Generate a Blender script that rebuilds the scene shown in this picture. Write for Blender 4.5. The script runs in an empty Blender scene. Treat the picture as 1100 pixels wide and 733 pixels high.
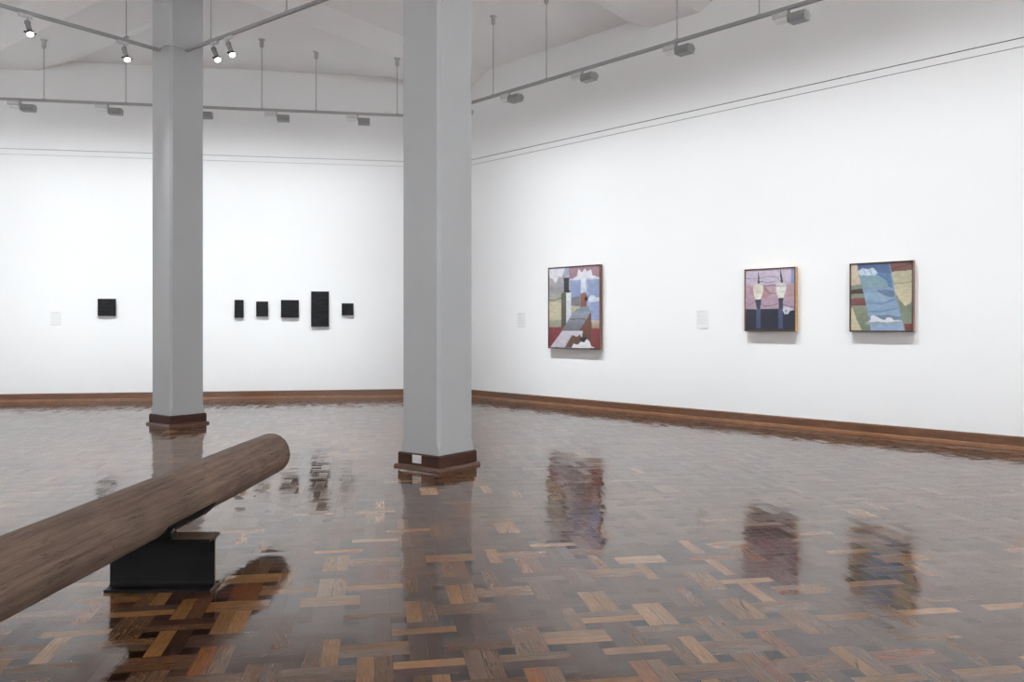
import bpy, bmesh, math, random
from mathutils import Vector, Matrix, noise
random.seed(7)
S = bpy.context.scene
COL = bpy.context.collection
PI = math.pi

# ------------------------------------------------------------------ helpers
def lin(c):
    out = []
    for v in c:
        v = v / 255.0
        out.append(v / 12.92 if v <= 0.04045 else ((v + 0.055) / 1.055) ** 2.4)
    return tuple(out)

class MB:
    """collects faces for ONE mesh"""
    def __init__(s): s.v = []; s.f = []; s.sm = []
    def add(s, vs, fs, smooth=False, M=None):
        n = len(s.v)
        for p in vs:
            p = Vector(p)
            s.v.append(M @ p if M else p)
        for f in fs:
            s.f.append([n + i for i in f]); s.sm.append(smooth)
    def box(s, x0, x1, y0, y1, z0, z1, M=None):
        vs = [(x0,y0,z0),(x1,y0,z0),(x1,y1,z0),(x0,y1,z0),(x0,y0,z1),(x1,y0,z1),(x1,y1,z1),(x0,y1,z1)]
        s.add(vs, [(0,3,2,1),(4,5,6,7),(0,1,5,4),(1,2,6,5),(2,3,7,6),(3,0,4,7)], False, M)
    def prism(s, poly, a0, a1, axis='z', M=None):
        """poly CCW in its plane, extruded from a0 to a1 along axis"""
        n = len(poly)
        def P(p, a):
            if axis == 'z': return (p[0], p[1], a)
            if axis == 'x': return (a, p[0], p[1])
            return (p[0], a, p[1])
        vs = [P(p, a0) for p in poly] + [P(p, a1) for p in poly]
        fs = [tuple(range(n))[::-1], tuple(range(n, 2*n))] + [(i, (i+1) % n, n+(i+1) % n, n+i) for i in range(n)]
        s.add(vs, fs, False, M)
    def lathe(s, prof, seg=20, M=None, smooth=True):
        """prof: list of (r, z); around the z axis"""
        vs = []; fs = []
        for r, z in prof:
            for k in range(seg):
                a = 2*PI*k/seg
                vs.append((r*math.cos(a), r*math.sin(a), z))
        for i in range(len(prof)-1):
            for k in range(seg):
                k2 = (k+1) % seg
                fs.append((i*seg+k, i*seg+k2, (i+1)*seg+k2, (i+1)*seg+k))
        s.add(vs, fs, smooth, M)
        n = len(prof)-1
        s.add([vs[k] for k in range(seg)], [tuple(range(seg))[::-1]], False, M)
        s.add([vs[n*seg+k] for k in range(seg)], [tuple(range(seg))], False, M)
    def tube(s, pts, r, seg=8):
        pts = [Vector(p) for p in pts]; n = len(pts); vs = []; fs = []
        for i, p in enumerate(pts):
            d = (pts[min(i+1, n-1)] - pts[max(i-1, 0)]).normalized()
            up = Vector((0,0,1)) if abs(d.z) < 0.9 else Vector((1,0,0))
            a = d.cross(up).normalized(); b = d.cross(a).normalized()
            for k in range(seg):
                t = 2*PI*k/seg
                vs.append(p + a*(r*math.cos(t)) + b*(r*math.sin(t)))
        for i in range(n-1):
            for k in range(seg):
                k2 = (k+1) % seg
                fs.append((i*seg+k, i*seg+k2, (i+1)*seg+k2, (i+1)*seg+k))
        fs.append(tuple(range(seg))[::-1]); fs.append(tuple((n-1)*seg+k for k in range(seg)))
        s.add(vs, fs, True)
    def build(s, name, mats, parent=None, bevel=0, fix=True):
        me = bpy.data.meshes.new(name)
        me.from_pydata([tuple(p) for p in s.v], [], s.f)
        for p, sm in zip(me.polygons, s.sm): p.use_smooth = sm
        if fix:
            bm = bmesh.new(); bm.from_mesh(me)
            bmesh.ops.recalc_face_normals(bm, faces=bm.faces)
            bm.to_mesh(me); bm.free()
        if not isinstance(mats, (list, tuple)): mats = [mats]
        for m in mats: me.materials.append(m)
        o = bpy.data.objects.new(name, me); COL.objects.link(o)
        if parent: o.parent = parent
        if bevel:
            b = o.modifiers.new('bevel', 'BEVEL'); b.width = bevel; b.segments = 2; b.limit_method = 'ANGLE'
            b.angle_limit = math.radians(40)
        return o

def tag(o, label=None, cat=None, group=None, kind=None):
    if label: o['label'] = label
    if cat: o['category'] = cat
    if group: o['group'] = group
    if kind: o['kind'] = kind
    return o
def empty(name, loc, rz=0, M=None):
    o = bpy.data.objects.new(name, None); COL.objects.link(o)
    o.empty_display_size = 0.1
    if M is not None: o.matrix_world = M
    else: o.location = loc; o.rotation_euler = (0, 0, rz)
    return o
def copy_tree(o, parent=None):
    c = o.copy(); COL.objects.link(c)
    if parent: c.parent = parent
    for ch in [x for x in bpy.data.objects if x.parent == o]:
        copy_tree(ch, c)
    return c

# ------------------------------------------------------------------ materials
def mat(name, col, rough=0.5, metal=0.0, bump=None, spec=0.5, vary=None, coat=0):
    m = bpy.data.materials.new(name); m.use_nodes = True
    nt = m.node_tree; N = nt.nodes; L = nt.links
    p = N['Principled BSDF']
    p.inputs['Base Color'].default_value = (*col, 1); p.inputs['Roughness'].default_value = rough
    p.inputs['Metallic'].default_value = metal; p.inputs['Specular IOR Level'].default_value = spec
    p.inputs['Coat Weight'].default_value = coat
    tc = N.new('ShaderNodeTexCoord')
    if vary:
        sc, stretch, amt = vary      # noise scale, (sx, sy, sz), amount
        mp = N.new('ShaderNodeMapping'); mp.inputs['Scale'].default_value = stretch
        L.new(tc.outputs['Object'], mp.inputs[0])
        n = N.new('ShaderNodeTexNoise'); n.inputs['Scale'].default_value = sc; n.inputs['Detail'].default_value = 5
        L.new(mp.outputs[0], n.inputs['Vector'])
        r = N.new('ShaderNodeMapRange'); r.inputs[1].default_value = 0.3; r.inputs[2].default_value = 0.7
        r.inputs[3].default_value = 1-amt; r.inputs[4].default_value = 1+amt
        L.new(n.outputs[0], r.inputs[0])
        mx = N.new('ShaderNodeVectorMath'); mx.operation = 'SCALE'; mx.inputs[0].default_value = col
        L.new(r.outputs[0], mx.inputs['Scale']); L.new(mx.outputs[0], p.inputs['Base Color'])
    if bump:
        sc, st = bump
        n = N.new('ShaderNodeTexNoise'); n.inputs['Scale'].default_value = sc; n.inputs['Detail'].default_value = 4
        L.new(tc.outputs['Object'], n.inputs['Vector'])
        b = N.new('ShaderNodeBump'); b.inputs['Strength'].default_value = st; b.inputs['Distance'].default_value = 0.01
        L.new(n.outputs[0], b.inputs['Height']); L.new(b.outputs[0], p.inputs['Normal'])
    return m
def emis(name, col, st):
    m = bpy.data.materials.new(name); m.use_nodes = True
    p = m.node_tree.nodes['Principled BSDF']
    p.inputs['Base Color'].default_value = (0.8, 0.8, 0.8, 1)
    p.inputs['Emission Color'].default_value = (*col, 1); p.inputs['Emission Strength'].default_value = st
    return m

M_wall = mat('wall_paint', (0.86, 0.86, 0.86), 0.6, bump=(60, 0.03), vary=(0.7, (1,1,1), 0.012))
M_grooveb = mat('groove_shade_pale', (0.5, 0.5, 0.5), 0.5, vary=(5, (1,1,1), 0.05))  # paler grey for the back wall: groove shade put into the colour
M_groove = mat('groove_shade', (0.28, 0.28, 0.28), 0.5, vary=(5, (1,1,1), 0.05))  # shade inside the wall grooves, put into the colour as grey
M_ceil = mat('ceiling_paint', (0.92, 0.92, 0.925), 0.7, bump=(40, 0.03), vary=(0.8, (1,1,1), 0.015))
M_colm = mat('column_paint', (0.44, 0.445, 0.452), 0.38, bump=(50, 0.04), vary=(1.5, (1,1,0.6), 0.02))
M_base = mat('jarrah_skirting', lin((94, 59, 36)), 0.3, vary=(6, (1,1,6), 0.25), coat=0.3)
M_bead = mat('jarrah_bead', lin((124, 86, 58)), 0.3, vary=(8, (1,1,4), 0.2), coat=0.3)
M_basd = mat('dark_skirting', lin((60, 34, 24)), 0.45, spec=0.25, vary=(7, (1,1,6), 0.3))
M_basdb = mat('dark_skirting_bead', lin((84, 54, 38)), 0.3, vary=(7, (1,1,6), 0.2), coat=0.3)
M_track = mat('track_grey', (0.30, 0.30, 0.30), 0.45, vary=(5, (1,1,1), 0.05))
M_rod = mat('rod_grey', (0.34, 0.34, 0.34), 0.4, vary=(5, (1,1,1), 0.05))
M_lampL = mat('lamp_body_light', (0.58, 0.58, 0.58), 0.45, vary=(12, (1,1,1), 0.05))
M_lampD = mat('lamp_body_grey', (0.40, 0.40, 0.40), 0.45, vary=(12, (1,1,1), 0.05))
M_lampW = mat('lamp_reflector_white', (0.80, 0.80, 0.80), 0.35, vary=(12, (1,1,1), 0.02))
M_black = mat('black_plastic', (0.01, 0.01, 0.01), 0.5, vary=(12, (1,1,1), 0.1))
M_plast = mat('white_plastic', (0.75, 0.75, 0.73), 0.35, vary=(20, (1,1,1), 0.02))
M_label = mat('label_card', (0.79, 0.79, 0.785), 0.6, vary=(20, (1,1,1), 0.01))
M_ink = mat('label_ink', (0.52, 0.52, 0.52), 0.7, vary=(20, (1,1,1), 0.05))
M_steel = mat('blackened_steel', (0.006, 0.0055, 0.0055), 0.5, 0.0, spec=0.15, bump=(35, 0.15), vary=(9, (1,1,2), 0.5))
M_rust = mat('rusty_steel_edge', lin((80, 62, 46)), 0.55, 0.3, bump=(60, 0.2), vary=(18, (1,1,1), 0.4))
M_head = mat('lamp_head_grey', (0.25, 0.25, 0.25), 0.45, vary=(12, (1,1,1), 0.05))
M_lens = emis('lamp_lens_glow', (1.0, 0.98, 0.95), 6)
M_tube = emis('washer_lamp_glow', (1.0, 0.99, 0.97), 3)
M_scr = mat('scratch_dark', (0.02, 0.017, 0.015), 0.6)

def attr_mat(name, attr, rough, extra=None):
    m = bpy.data.materials.new(name); m.use_nodes = True
    N = m.node_tree.nodes; L = m.node_tree.links; p = N['Principled BSDF']
    a = N.new('ShaderNodeAttribute'); a.attribute_name = attr
    p.inputs['Roughness'].default_value = rough
    L.new(a.outputs['Color'], p.inputs['Base Color'])
    return m

# ------------------------------------------------------------------ camera
cam = bpy.data.cameras.new('camera'); co = bpy.data.objects.new('camera', cam); COL.objects.link(co)
co.location = (0, 0, 1.25); co.rotation_euler = (PI/2, 0, 0)
cam.sensor_width = 36; cam.lens = 28.8; cam.shift_y = -16.5/1100
cam.clip_start = 0.05
S.camera = co

# ------------------------------------------------------------------ room plan
CRN = Vector((-0.981, 14.571))                    # corner of the back and the right wall
DB = Vector((-0.9865, -0.1638)); NB = Vector((0.1638, -0.9865))   # back wall: along it (leftwards), into the room
DR = Vector((0.6929, -0.7210)); NR = Vector((-0.7210, -0.6929))   # right wall: along it (nearer), into the room
H = 5.62
PL = CRN + DB*11.5
PR = CRN + DR*15.5
plan = [PL, CRN, PR, Vector((7.5, -5.5)), Vector((-9.5, -6.5))]    # clockwise seen from above
names = ['back', 'right', 'side', 'rear', 'left']
DZ0, DZ1 = 4.135, 4.055                                            # picture rail grooves
def frame(p, d, n):
    """local x along the wall, y into the room, z up"""
    return Matrix(((d.x, n.x, 0, p.x), (d.y, n.y, 0, p.y), (0, 0, 1, 0), (0, 0, 0, 1)))
F = {}
for i, nm in enumerate(names):
    a, b = plan[i], plan[(i+1) % 5]
    if nm == 'back': a, b = b, a
    d = (b - a).normalized(); n = Vector((-d.y, d.x))
    cen = sum(plan, Vector((0, 0))) / 5
    if n.dot(cen - a) < 0: n = -n
    Mx = frame(a, d, n); L_ = (b - a).length; F[nm] = (Mx, L_)
    mb = MB()
    t = 0.03
    # wall profile (y, z) with two shallow grooves framing the picture rail
    prof = [(-0.25, -0.1), (0, -0.1), (0, DZ1-0.006), (-0.012, DZ1-0.006), (-0.012, DZ1), (0.004, DZ1), (0.004, DZ0),
            (-0.02, DZ0), (-0.02, DZ0+0.012), (0, DZ0+0.012), (0, H+0.2), (-0.25, H+0.2)]
    mb.prism(prof, -0.3 if nm not in ('back', 'right') else 0, L_+0.3 if nm not in ('back', 'right') else L_+0.2, 'x')
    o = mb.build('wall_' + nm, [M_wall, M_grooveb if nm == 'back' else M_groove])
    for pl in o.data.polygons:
        if -0.021 < pl.center.y < -0.0015 and DZ1-0.01 < pl.center.z < DZ0+0.02: pl.material_index = 1  # recess faces take the painted groove shade
    o.matrix_world = Mx
    tag(o, kind='structure')
    # skirting board with bead
    e0 = 0.0; e1 = L_
    mb = MB()
    mb.prism([(0.0, 0.0), (0.022, 0.0), (0.022, 0.118), (0.016, 0.132), (0.0, 0.135)], e0, e1, 'x')
    o = mb.build('baseboard_' + nm, M_base); o.matrix_world = Mx; tag(o, kind='structure')
    mb = MB()
    mb.prism([(0.022, 0.0), (0.042, 0.0), (0.042, 0.022), (0.036, 0.034), (0.022, 0.038)], e0, e1, 'x')
    bo = mb.build('bead', M_bead, o)

def in_plan(x, y, m):
    n = len(plan); p = Vector((x, y))
    for i in range(n):
        a, b = plan[i], plan[(i+1) % n]
        d = (b - a).normalized(); r = Vector((d.y, -d.x))       # interior side for a clockwise plan
        if r.dot(p - a) < -m: return False
    return True

# ------------------------------------------------------------------ parquet floor
U = 0.0665
EX = Vector((0.9865, 0.1638)); EY = Vector((-0.1638, 0.9865))
O = Vector((-0.0864, 3.538)) - (EX + EY)*1.5*U
pal = [((112, 82, 58), 5), ((102, 74, 55), 6), ((92, 66, 50), 6), ((124, 92, 66), 4), ((98, 74, 57), 5), ((114, 72, 48), 1.6),
       ((104, 65, 46), 2), ((128, 98, 74), 1.8), ((78, 57, 46), 4), ((88, 66, 56), 4), ((80, 56, 47), 3), ((138, 108, 84), 0.7), ((94, 73, 60), 4)]
pc = [lin(c) for c, w in pal]; pw = [w for c, w in pal]
dark = [lin(c) for c in ((52, 34, 30), (60, 36, 30), (48, 36, 34), (70, 44, 36))]
fv = []; ff = []; fuv = []; fcol = []; frnd = []
def plank(cx, cy, hx, hy, col, along_x):
    n = len(fv)
    for sx, sy in ((-1,-1), (1,-1), (1,1), (-1,1)):
        p = O + EX*((cx+sx*hx)*U) + EY*((cy+sy*hy)*U)
        fv.append((p.x, p.y, 0))
        fuv.append(((cx+sx*hx), (cy+sy*hy)) if along_x else ((cy+sy*hy), (cx+sx*hx)))
    ff.append((n, n+1, n+2, n+3)); fcol.append(col)
    frnd.append((random.random(), random.random(), random.random()))
for i in range(-75, 66):
    for j in range(-52, 66):
        c = O + EX*(3*i*U) + EY*(3*j*U)
        if not in_plan(c.x, c.y, 0.22): continue
        k1 = random.choices(pc, pw)[0]
        k2 = k1 if random.random() < 0.35 else random.choices(pc, pw)[0]
        def jit(k):
            g_ = sum(k)/3; q = 0.80*random.uniform(0.80, 1.20)*(g_/0.085)**0.38; return tuple(max(0.002, (g_ + (v-g_)*1.22)*q) for v in k)
        if (i + j) % 2 == 0:
            plank(3*i-0.5, 3*j, 0.5, 2, jit(k1), False); plank(3*i+0.5, 3*j, 0.5, 2, jit(k2), False)
        else:
            plank(3*i, 3*j-0.5, 2, 0.5, jit(k1), True); plank(3*i, 3*j+0.5, 2, 0.5, jit(k2), True)
        plank(3*i+1.5, 3*j+1.5, 0.5, 0.5, jit(random.choice(dark)), True)
NF = len(ff)
# slab under the parquet and a few scratches in the varnish
n = len(fv)
for p in plan: fv.append((p.x, p.y, -0.1))
ff.append(tuple(range(n, n+5)))
def scratch(pts, w):
    for a, b in zip(pts, pts[1:]):
        a = Vector(a); b = Vector(b); d = (b-a).normalized(); r = Vector((-d.y, d.x))*w
        n = len(fv)
        for q in (a-r, b-r*0.8, b+r*0.8, a+r): fv.append((q.x, q.y, 0.0006))
        ff.append((n, n+1, n+2, n+3))
scratch([(1.063, 3.79), (1.03, 3.70), (1.028, 3.62), (1.04, 3.565)], 0.003)
scratch([(1.28, 3.05), (1.26, 2.98)], 0.002)
for x, y in ((1.31, 3.95), (1.315, 3.87), (1.35, 3.93)): scratch([(x, y), (x+0.012, y+0.004)], 0.006)
me = bpy.data.meshes.new('floor'); me.from_pydata(fv, [], ff)
me.uv_layers.new(name='UVMap')
for a_ in ('plank', 'rnd', 'half'): me.color_attributes.new(a_, 'FLOAT_COLOR', 'CORNER')
me.attributes.new('psize', 'FLOAT_VECTOR', 'FACE')
uvd = me.uv_layers[0].data; ca = me.attributes['plank']; ra = me.attributes['rnd']; la = me.attributes['half']
for fi in range(NF):
    x0, y0 = fuv[fi*4]; 
    for c in range(4):
        li = fi*4 + c
        uvd[li].uv = fuv[li]
        ca.data[li].color = (*fcol[fi], 1); ra.data[li].color = (*frnd[fi], 1)
        sx = 1 if c in (1, 2) else 0; sy = 1 if c in (2, 3) else 0
        # 0..1 across each plank with its size, for the joints
        la.data[li].color = (sx, sy, 0, 1)
hx_attr = me.attributes['psize']
for fi in range(len(ff)):
    if fi < NF:
        p = [Vector(fv[k]) for k in ff[fi]]
        hx_attr.data[fi].vector = ((p[1]-p[0]).length, (p[3]-p[0]).length, 0)
    else: hx_attr.data[fi].vector = (1, 1, 0)
    if fi > NF: me.polygons[fi].material_index = 1
floor = bpy.data.objects.new('floor', me); COL.objects.link(floor); tag(floor, kind='structure')
m = bpy.data.materials.new('parquet'); m.use_nodes = True
N = m.node_tree.nodes; L = m.node_tree.links; p = N['Principled BSDF']
def nd(t, **k):
    x = N.new(t)
    for a, b in k.items(): setattr(x, a, b)
    return x
def mth(op, a, b=None, c=None):
    x = nd('ShaderNodeMath', operation=op)
    for i, v in enumerate((a, b, c)):
        if v is None: continue
        if isinstance(v, (int, float)): x.inputs[i].default_value = v
        else: L.new(v, x.inputs[i])
    return x.outputs[0]
A = nd('ShaderNodeAttribute', attribute_name='plank'); R_ = nd('ShaderNodeAttribute', attribute_name='rnd')
Hf = nd('ShaderNodeAttribute', attribute_name='half'); Ps = nd('ShaderNodeAttribute', attribute_name='psize')
uv = nd('ShaderNodeUVMap')
mp = nd('ShaderNodeVectorMath', operation='MULTIPLY'); mp.inputs[1].default_value = (0.7, 9.0, 1)
L.new(uv.outputs[0], mp.inputs[0])
off = nd('ShaderNodeVectorMath', operation='MULTIPLY_ADD'); off.inputs[1].default_value = (37, 53, 71)
L.new(R_.outputs['Color'], off.inputs[0]); L.new(mp.outputs[0], off.inputs[2])
gr = nd('ShaderNodeTexNoise'); gr.inputs['Scale'].default_value = 1.2; gr.inputs['Detail'].default_value = 6; gr.inputs['Roughness'].default_value = 0.6
L.new(off.outputs[0], gr.inputs['Vector'])
g = nd('ShaderNodeMapRange'); g.inputs[1].default_value = 0.25; g.inputs[2].default_value = 0.75; g.inputs[3].default_value = 0.66; g.inputs[4].default_value = 1.46
L.new(gr.outputs[0], g.inputs[0])
sp = nd('ShaderNodeSeparateColor'); L.new(Hf.outputs['Color'], sp.inputs[0])
sz = nd('ShaderNodeSeparateXYZ'); L.new(Ps.outputs['Vector'], sz.inputs[0])
def edge(t, size):
    e = mth('MINIMUM', t, mth('SUBTRACT', 1.0, t))
    return mth('MULTIPLY', e, size)
ed = mth('MINIMUM', edge(sp.outputs[0], sz.outputs[0]), edge(sp.outputs[1], sz.outputs[1]))
jt = nd('ShaderNodeMapRange', interpolation_type='SMOOTHSTEP'); jt.inputs[1].default_value = 0.0003; jt.inputs[2].default_value = 0.0016
jt.inputs[3].default_value = 0.35; jt.inputs[4].default_value = 1.0
L.new(ed, jt.inputs[0])
sc_ = nd('ShaderNodeVectorMath', operation='SCALE'); L.new(A.outputs['Color'], sc_.inputs[0]); L.new(mth('MULTIPLY', g.outputs[0], jt.outputs[0]), sc_.inputs['Scale'])
L.new(sc_.outputs[0], p.inputs['Base Color'])
tc = nd('ShaderNodeTexCoord')
rn = nd('ShaderNodeTexNoise'); rn.inputs['Scale'].default_value = 1.3; rn.inputs['Detail'].default_value = 4
L.new(tc.outputs['Object'], rn.inputs['Vector'])
rr = nd('ShaderNodeMapRange'); rr.inputs[1].default_value = 0.3; rr.inputs[2].default_value = 0.7; rr.inputs[3].default_value = 0.075; rr.inputs[4].default_value = 0.125
L.new(rn.outputs[0], rr.inputs[0]); rs = nd('ShaderNodeSeparateColor'); L.new(R_.outputs['Color'], rs.inputs[0])
L.new(mth('MULTIPLY', rr.outputs[0], mth('ADD', mth('MULTIPLY', rs.outputs[2], 0.7), 0.65)), p.inputs['Roughness'])
p.inputs['IOR'].default_value = 1.43
# every plank lies at its own tiny tilt, and the varnish is slightly wavy
wv = nd('ShaderNodeTexNoise'); wv.inputs['Scale'].default_value = 9; wv.inputs['Detail'].default_value = 2
L.new(tc.outputs['Object'], wv.inputs['Vector'])
hgt = mth('ADD', mth('MULTIPLY', wv.outputs[0], 0.5), mth('MULTIPLY', jt.outputs[0], 0.12))
bp = nd('ShaderNodeBump'); bp.inputs['Strength'].default_value = 0.25; bp.inputs['Distance'].default_value = 0.006
L.new(hgt, bp.inputs['Height'])
t1 = nd('ShaderNodeVectorMath', operation='SUBTRACT'); L.new(R_.outputs['Color'], t1.inputs[0]); t1.inputs[1].default_value = (0.5, 0.5, 0.5)
t2 = nd('ShaderNodeVectorMath', operation='MULTIPLY_ADD'); L.new(t1.outputs[0], t2.inputs[0]); t2.inputs[1].default_value = (0.024, 0.024, 0); L.new(bp.outputs[0], t2.inputs[2])
t3 = nd('ShaderNodeVectorMath', operation='NORMALIZE'); L.new(t2.outputs[0], t3.inputs[0]); L.new(t3.outputs[0], p.inputs['Normal'])
me.materials.append(m); me.materials.append(M_scr)

# ------------------------------------------------------------------ ceiling with shallow beams along the column grid
GU = Vector((math.sin(math.radians(37.5)), math.cos(math.radians(37.5))))       # grid direction, away to the right
GV = Vector((GU.y, -GU.x))                                                       # the other one, nearer to the right
c1 = Vector((-4.25, 10.42)); c2 = Vector((-0.665, 7.32))
mb = MB()
mb.prism([(q.x, q.y) for q in plan][::-1], H, H+0.18, 'z')
SOF = 5.44
def beam(center, d, t0, t1):
    w = Vector((-d.y, d.x))
    prof = [(-0.785, H+0.01), (-0.395, SOF), (0.395, SOF), (0.785, H+0.01)]
    Mx = Matrix(((w.x, d.x, 0, center.x), (w.y, d.y, 0, center.y), (0, 0, 1, 0), (0, 0, 0, 1)))
    mb.prism(prof, t0, t1, 'y', Mx)
b1 = c1 + GV*0.12
b2 = c2 + GV*-0.10
nb = (c1+c2)/2
def ray_len(pt, d):
    best = 1e9
    for i in range(5):
        a, b = plan[i], plan[(i+1) % 5]; e = b-a
        den = d.x*e.y - d.y*e.x
        if abs(den) < 1e-9: continue
        t = ((a.x-pt.x)*e.y - (a.y-pt.y)*e.x)/den; s = ((a.x-pt.x)*d.y - (a.y-pt.y)*d.x)/den
        if t > 0 and -0.001 <= s <= 1.001: best = min(best, t)
    return best
beam(b1, GU, -ray_len(b1, -GU), ray_len(b1, GU)+0.15)
beam(b2, GU, -ray_len(b2, -GU), ray_len(b2, GU)+0.15)
beam(nb, GV, -ray_len(nb, -GV)-0.15, ray_len(nb, GV)+0.15)
ceil = mb.build('ceiling', M_ceil, fix=True); tag(ceil, kind='structure')

# ------------------------------------------------------------------ columns
W2 = 0.2275
def column(c, label):
    ang = math.atan2(GU.y, GU.x)
    root = empty('column', (c.x, c.y, 0), ang)
    tag(root, label, 'column', 'square columns of the gallery')
    mb = MB()
    ch = 0.028
    def ring(hw, k):
        return [(-hw+k, -hw), (hw-k, -hw), (hw, -hw+k), (hw, hw-k), (hw-k, hw), (-hw+k, hw), (-hw, hw-k), (-hw, -hw+k)]
    zs = [(0.0, 0.0005), (0.16, 0.0005), (0.25, ch), (SOF+0.02, ch)]
    vs = []; fs = []
    for z, k in zs:
        for x, y in ring(W2, k): vs.append((x, y, z))
    for i in range(3):
        for k in range(8): fs.append((i*8+k, i*8+(k+1) % 8, (i+1)*8+(k+1) % 8, (i+1)*8+k))
    fs.append(tuple(range(8))[::-1]); fs.append(tuple(24+k for k in range(8)))
    mb.add(vs, fs); mb.build('shaft', M_colm, root)
    # skirting: board ring with a softened top, and a protruding bead at the floor
    def ringprof(prof, name, m, par):
        mb = MB(); vs = []; fs = []; n = len(prof)
        for sx, sy in ((-1,-1), (1,-1), (1,1), (-1,1)):
            for o_, z in prof: vs.append((sx*(W2+o_), sy*(W2+o_), z))
        for c_ in range(4):
            for k in range(n):
                a = c_*n+k; b = c_*n+(k+1) % n; c2_ = ((c_+1) % 4)*n
                fs.append((a, c2_+k, c2_+(k+1) % n, b))
        mb.add(vs, fs); return mb.build(name, m, par)
    sk = ringprof([(0.0, 0.0), (0.020, 0.0), (0.020, 0.120), (0.017, 0.130), (0.010, 0.135), (0.0, 0.135)], 'skirting', M_basd, root)
    ringprof([(0.020, 0.0), (0.046, 0.0), (0.046, 0.016), (0.040, 0.026), (0.020, 0.030)], 'bead', M_basdb, sk)
    return root
K1 = column(c1, 'grey square column standing further back, left of the other, where two lighting rails meet')
K2 = column(c2, 'grey square column standing nearer the middle, with a power socket in its wooden base')

# power socket in the skirting of the nearer column, on its left face
fn = -GU            # outward normal of that face
px = c2 - GU*(W2+0.0205) - GV*(0.012)
Ms = Matrix(((GV.x, -GU.x, 0, px.x), (GV.y, -GU.y, 0, px.y), (0, 0, 1, 0.088), (0, 0, 0, 1)))
root = empty('power_socket', None, M=Ms)
tag(root, 'small white double power socket set in the dark base of the nearer column', 'power socket')
mb = MB(); mb.box(-0.052, 0.052, 0, 0.008, -0.035, 0.035); mb.build('faceplate', M_plast, root, 0.002)
for sx in (-1, 1):
    mb = MB()
    for (x, z, a) in ((sx*0.027-0.007, -0.004, 0.5), (sx*0.027+0.007, -0.004, -0.5), (sx*0.027, -0.018, 0)):
        mb.box(-0.0012, 0.0012, 0.0, 0.0086, -0.005, 0.005, Matrix.Translation((x, 0, z)) @ Matrix.Rotation(a, 4, 'Y'))
    mb.build('socket_slots', M_ink, root)
    mb = MB(); mb.box(sx*0.027-0.006, sx*0.027+0.006, 0.008, 0.0105, 0.012, 0.024); mb.build('switch', M_plast, root)

# ------------------------------------------------------------------ lighting rails
TZ = 4.53; TOFF = 1.57
def rail(name_label, Mx, x0, x1, rods, top_of, tz, group='lighting rails hung from the ceiling'):
    root = empty('lighting_rail', None, M=Mx @ Matrix.Translation((0, 0, tz)))
    tag(root, name_label, 'lighting rail', group)
    mb = MB()
    # channel section, open below
    prof = [(-0.018, -0.018), (-0.018, 0.018), (0.018, 0.018), (0.018, -0.018), (0.010, -0.018), (0.010, 0.006), (-0.010, 0.006), (-0.010, -0.018)]
    mb.prism(prof, x0, x1, 'x'); mb.build('rail', M_track, root)
    for x in rods:
        t = top_of(x) - tz
        mb = MB(); mb.tube([(x, 0, 0.012), (x, 0, t-0.02)], 0.006, 8)
        r = mb.build('suspension_rod', M_rod, root)
        mb = MB(); mb.lathe([(0.012, t-0.13), (0.030, t-0.105), (0.032, t-0.02), (0.05, t-0.006), (0.05, t)], 16, Matrix.Translation((x, 0, 0)))
        mb.build('canopy', M_lampD, r)
        mb = MB(); mb.box(x-0.02, x+0.02, -0.021, 0.021, 0.014, 0.026); mb.build('clamp', M_lampD, r)
    return root
def soffit_z(w):
    """height of the ceiling over a plan point"""
    z = H
    for cen, d in ((b1, GU), (b2, GU), (nb, GV)):
        q = w - cen; off_ = abs(q.x*d.y - q.y*d.x)
        if off_ < 0.395: zz = SOF
        elif off_ < 0.785: zz = SOF + (off_-0.395)/0.39*(H+0.01-SOF)
        else: zz = H
        z = min(z, zz)
    return z
def topper(Mx):
    def f(x):
        p = Mx @ Vector((x, 0, 0)); return soffit_z(Vector((p.x, p.y)))
    return f
MBk = frame(CRN + NB*TOFF, DB, NB); MRt = frame(CRN + NR*TOFF, DR, NR)
rail('long straight lighting rail hung in front of the back wall', MBk, 0.92, 8.2, [6.22, 5.09, 3.14, 2.33, 1.09], topper(MBk), TZ+0.02)
rail('long straight lighting rail hung in front of the right wall', MRt, 0.92, 9.2, [2.67, 3.705, 5.76, 6.79], topper(MRt), TZ-0.04)
# the two rails meeting at the further column
zc = 4.70
aL = c1 - GU*(W2) - GV*0.02
MLf = frame(aL, -GU, GV)
rail('lighting rail running from the further column towards the left, with two small spotlights', MLf, 0.0, 4.6, [0.43, 2.6], topper(MLf), zc)
aR = c1 + GV*(W2) - GU*0.02
MRf = frame(aR, GV, GU)
RR = rail('lighting rail running from the further column to the right, with two small spotlights', MRf, 0.0, 3.95, [0.545, 2.01, 3.4], topper(MRf), zc)
# curved cable joining both rails round the column corner
pts = []
for k in range(13):
    t = k/12
    A0 = Vector((aL.x, aL.y)) - GU*0.02; B0 = Vector((aR.x, aR.y)) + GV*0.02
    cornr = c1 - GU*(W2+0.06) + GV*(W2+0.06)
    q = A0*(1-t)**2 + cornr*(2*t*(1-t)) + B0*t**2
    # keep outside the shaft
    q = q + (cornr - c1).normalized()*0.045*math.sin(PI*t)
    pts.append((q.x, q.y, zc + 0.012*math.sin(PI*t)))
mb = MB(); mb.tube(pts, 0.011, 10)
o = mb.build('connecting_cable', M_lampL, RR); o.matrix_parent_inverse = (MRf @ Matrix.Translation((0, 0, zc))).inverted()

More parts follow.
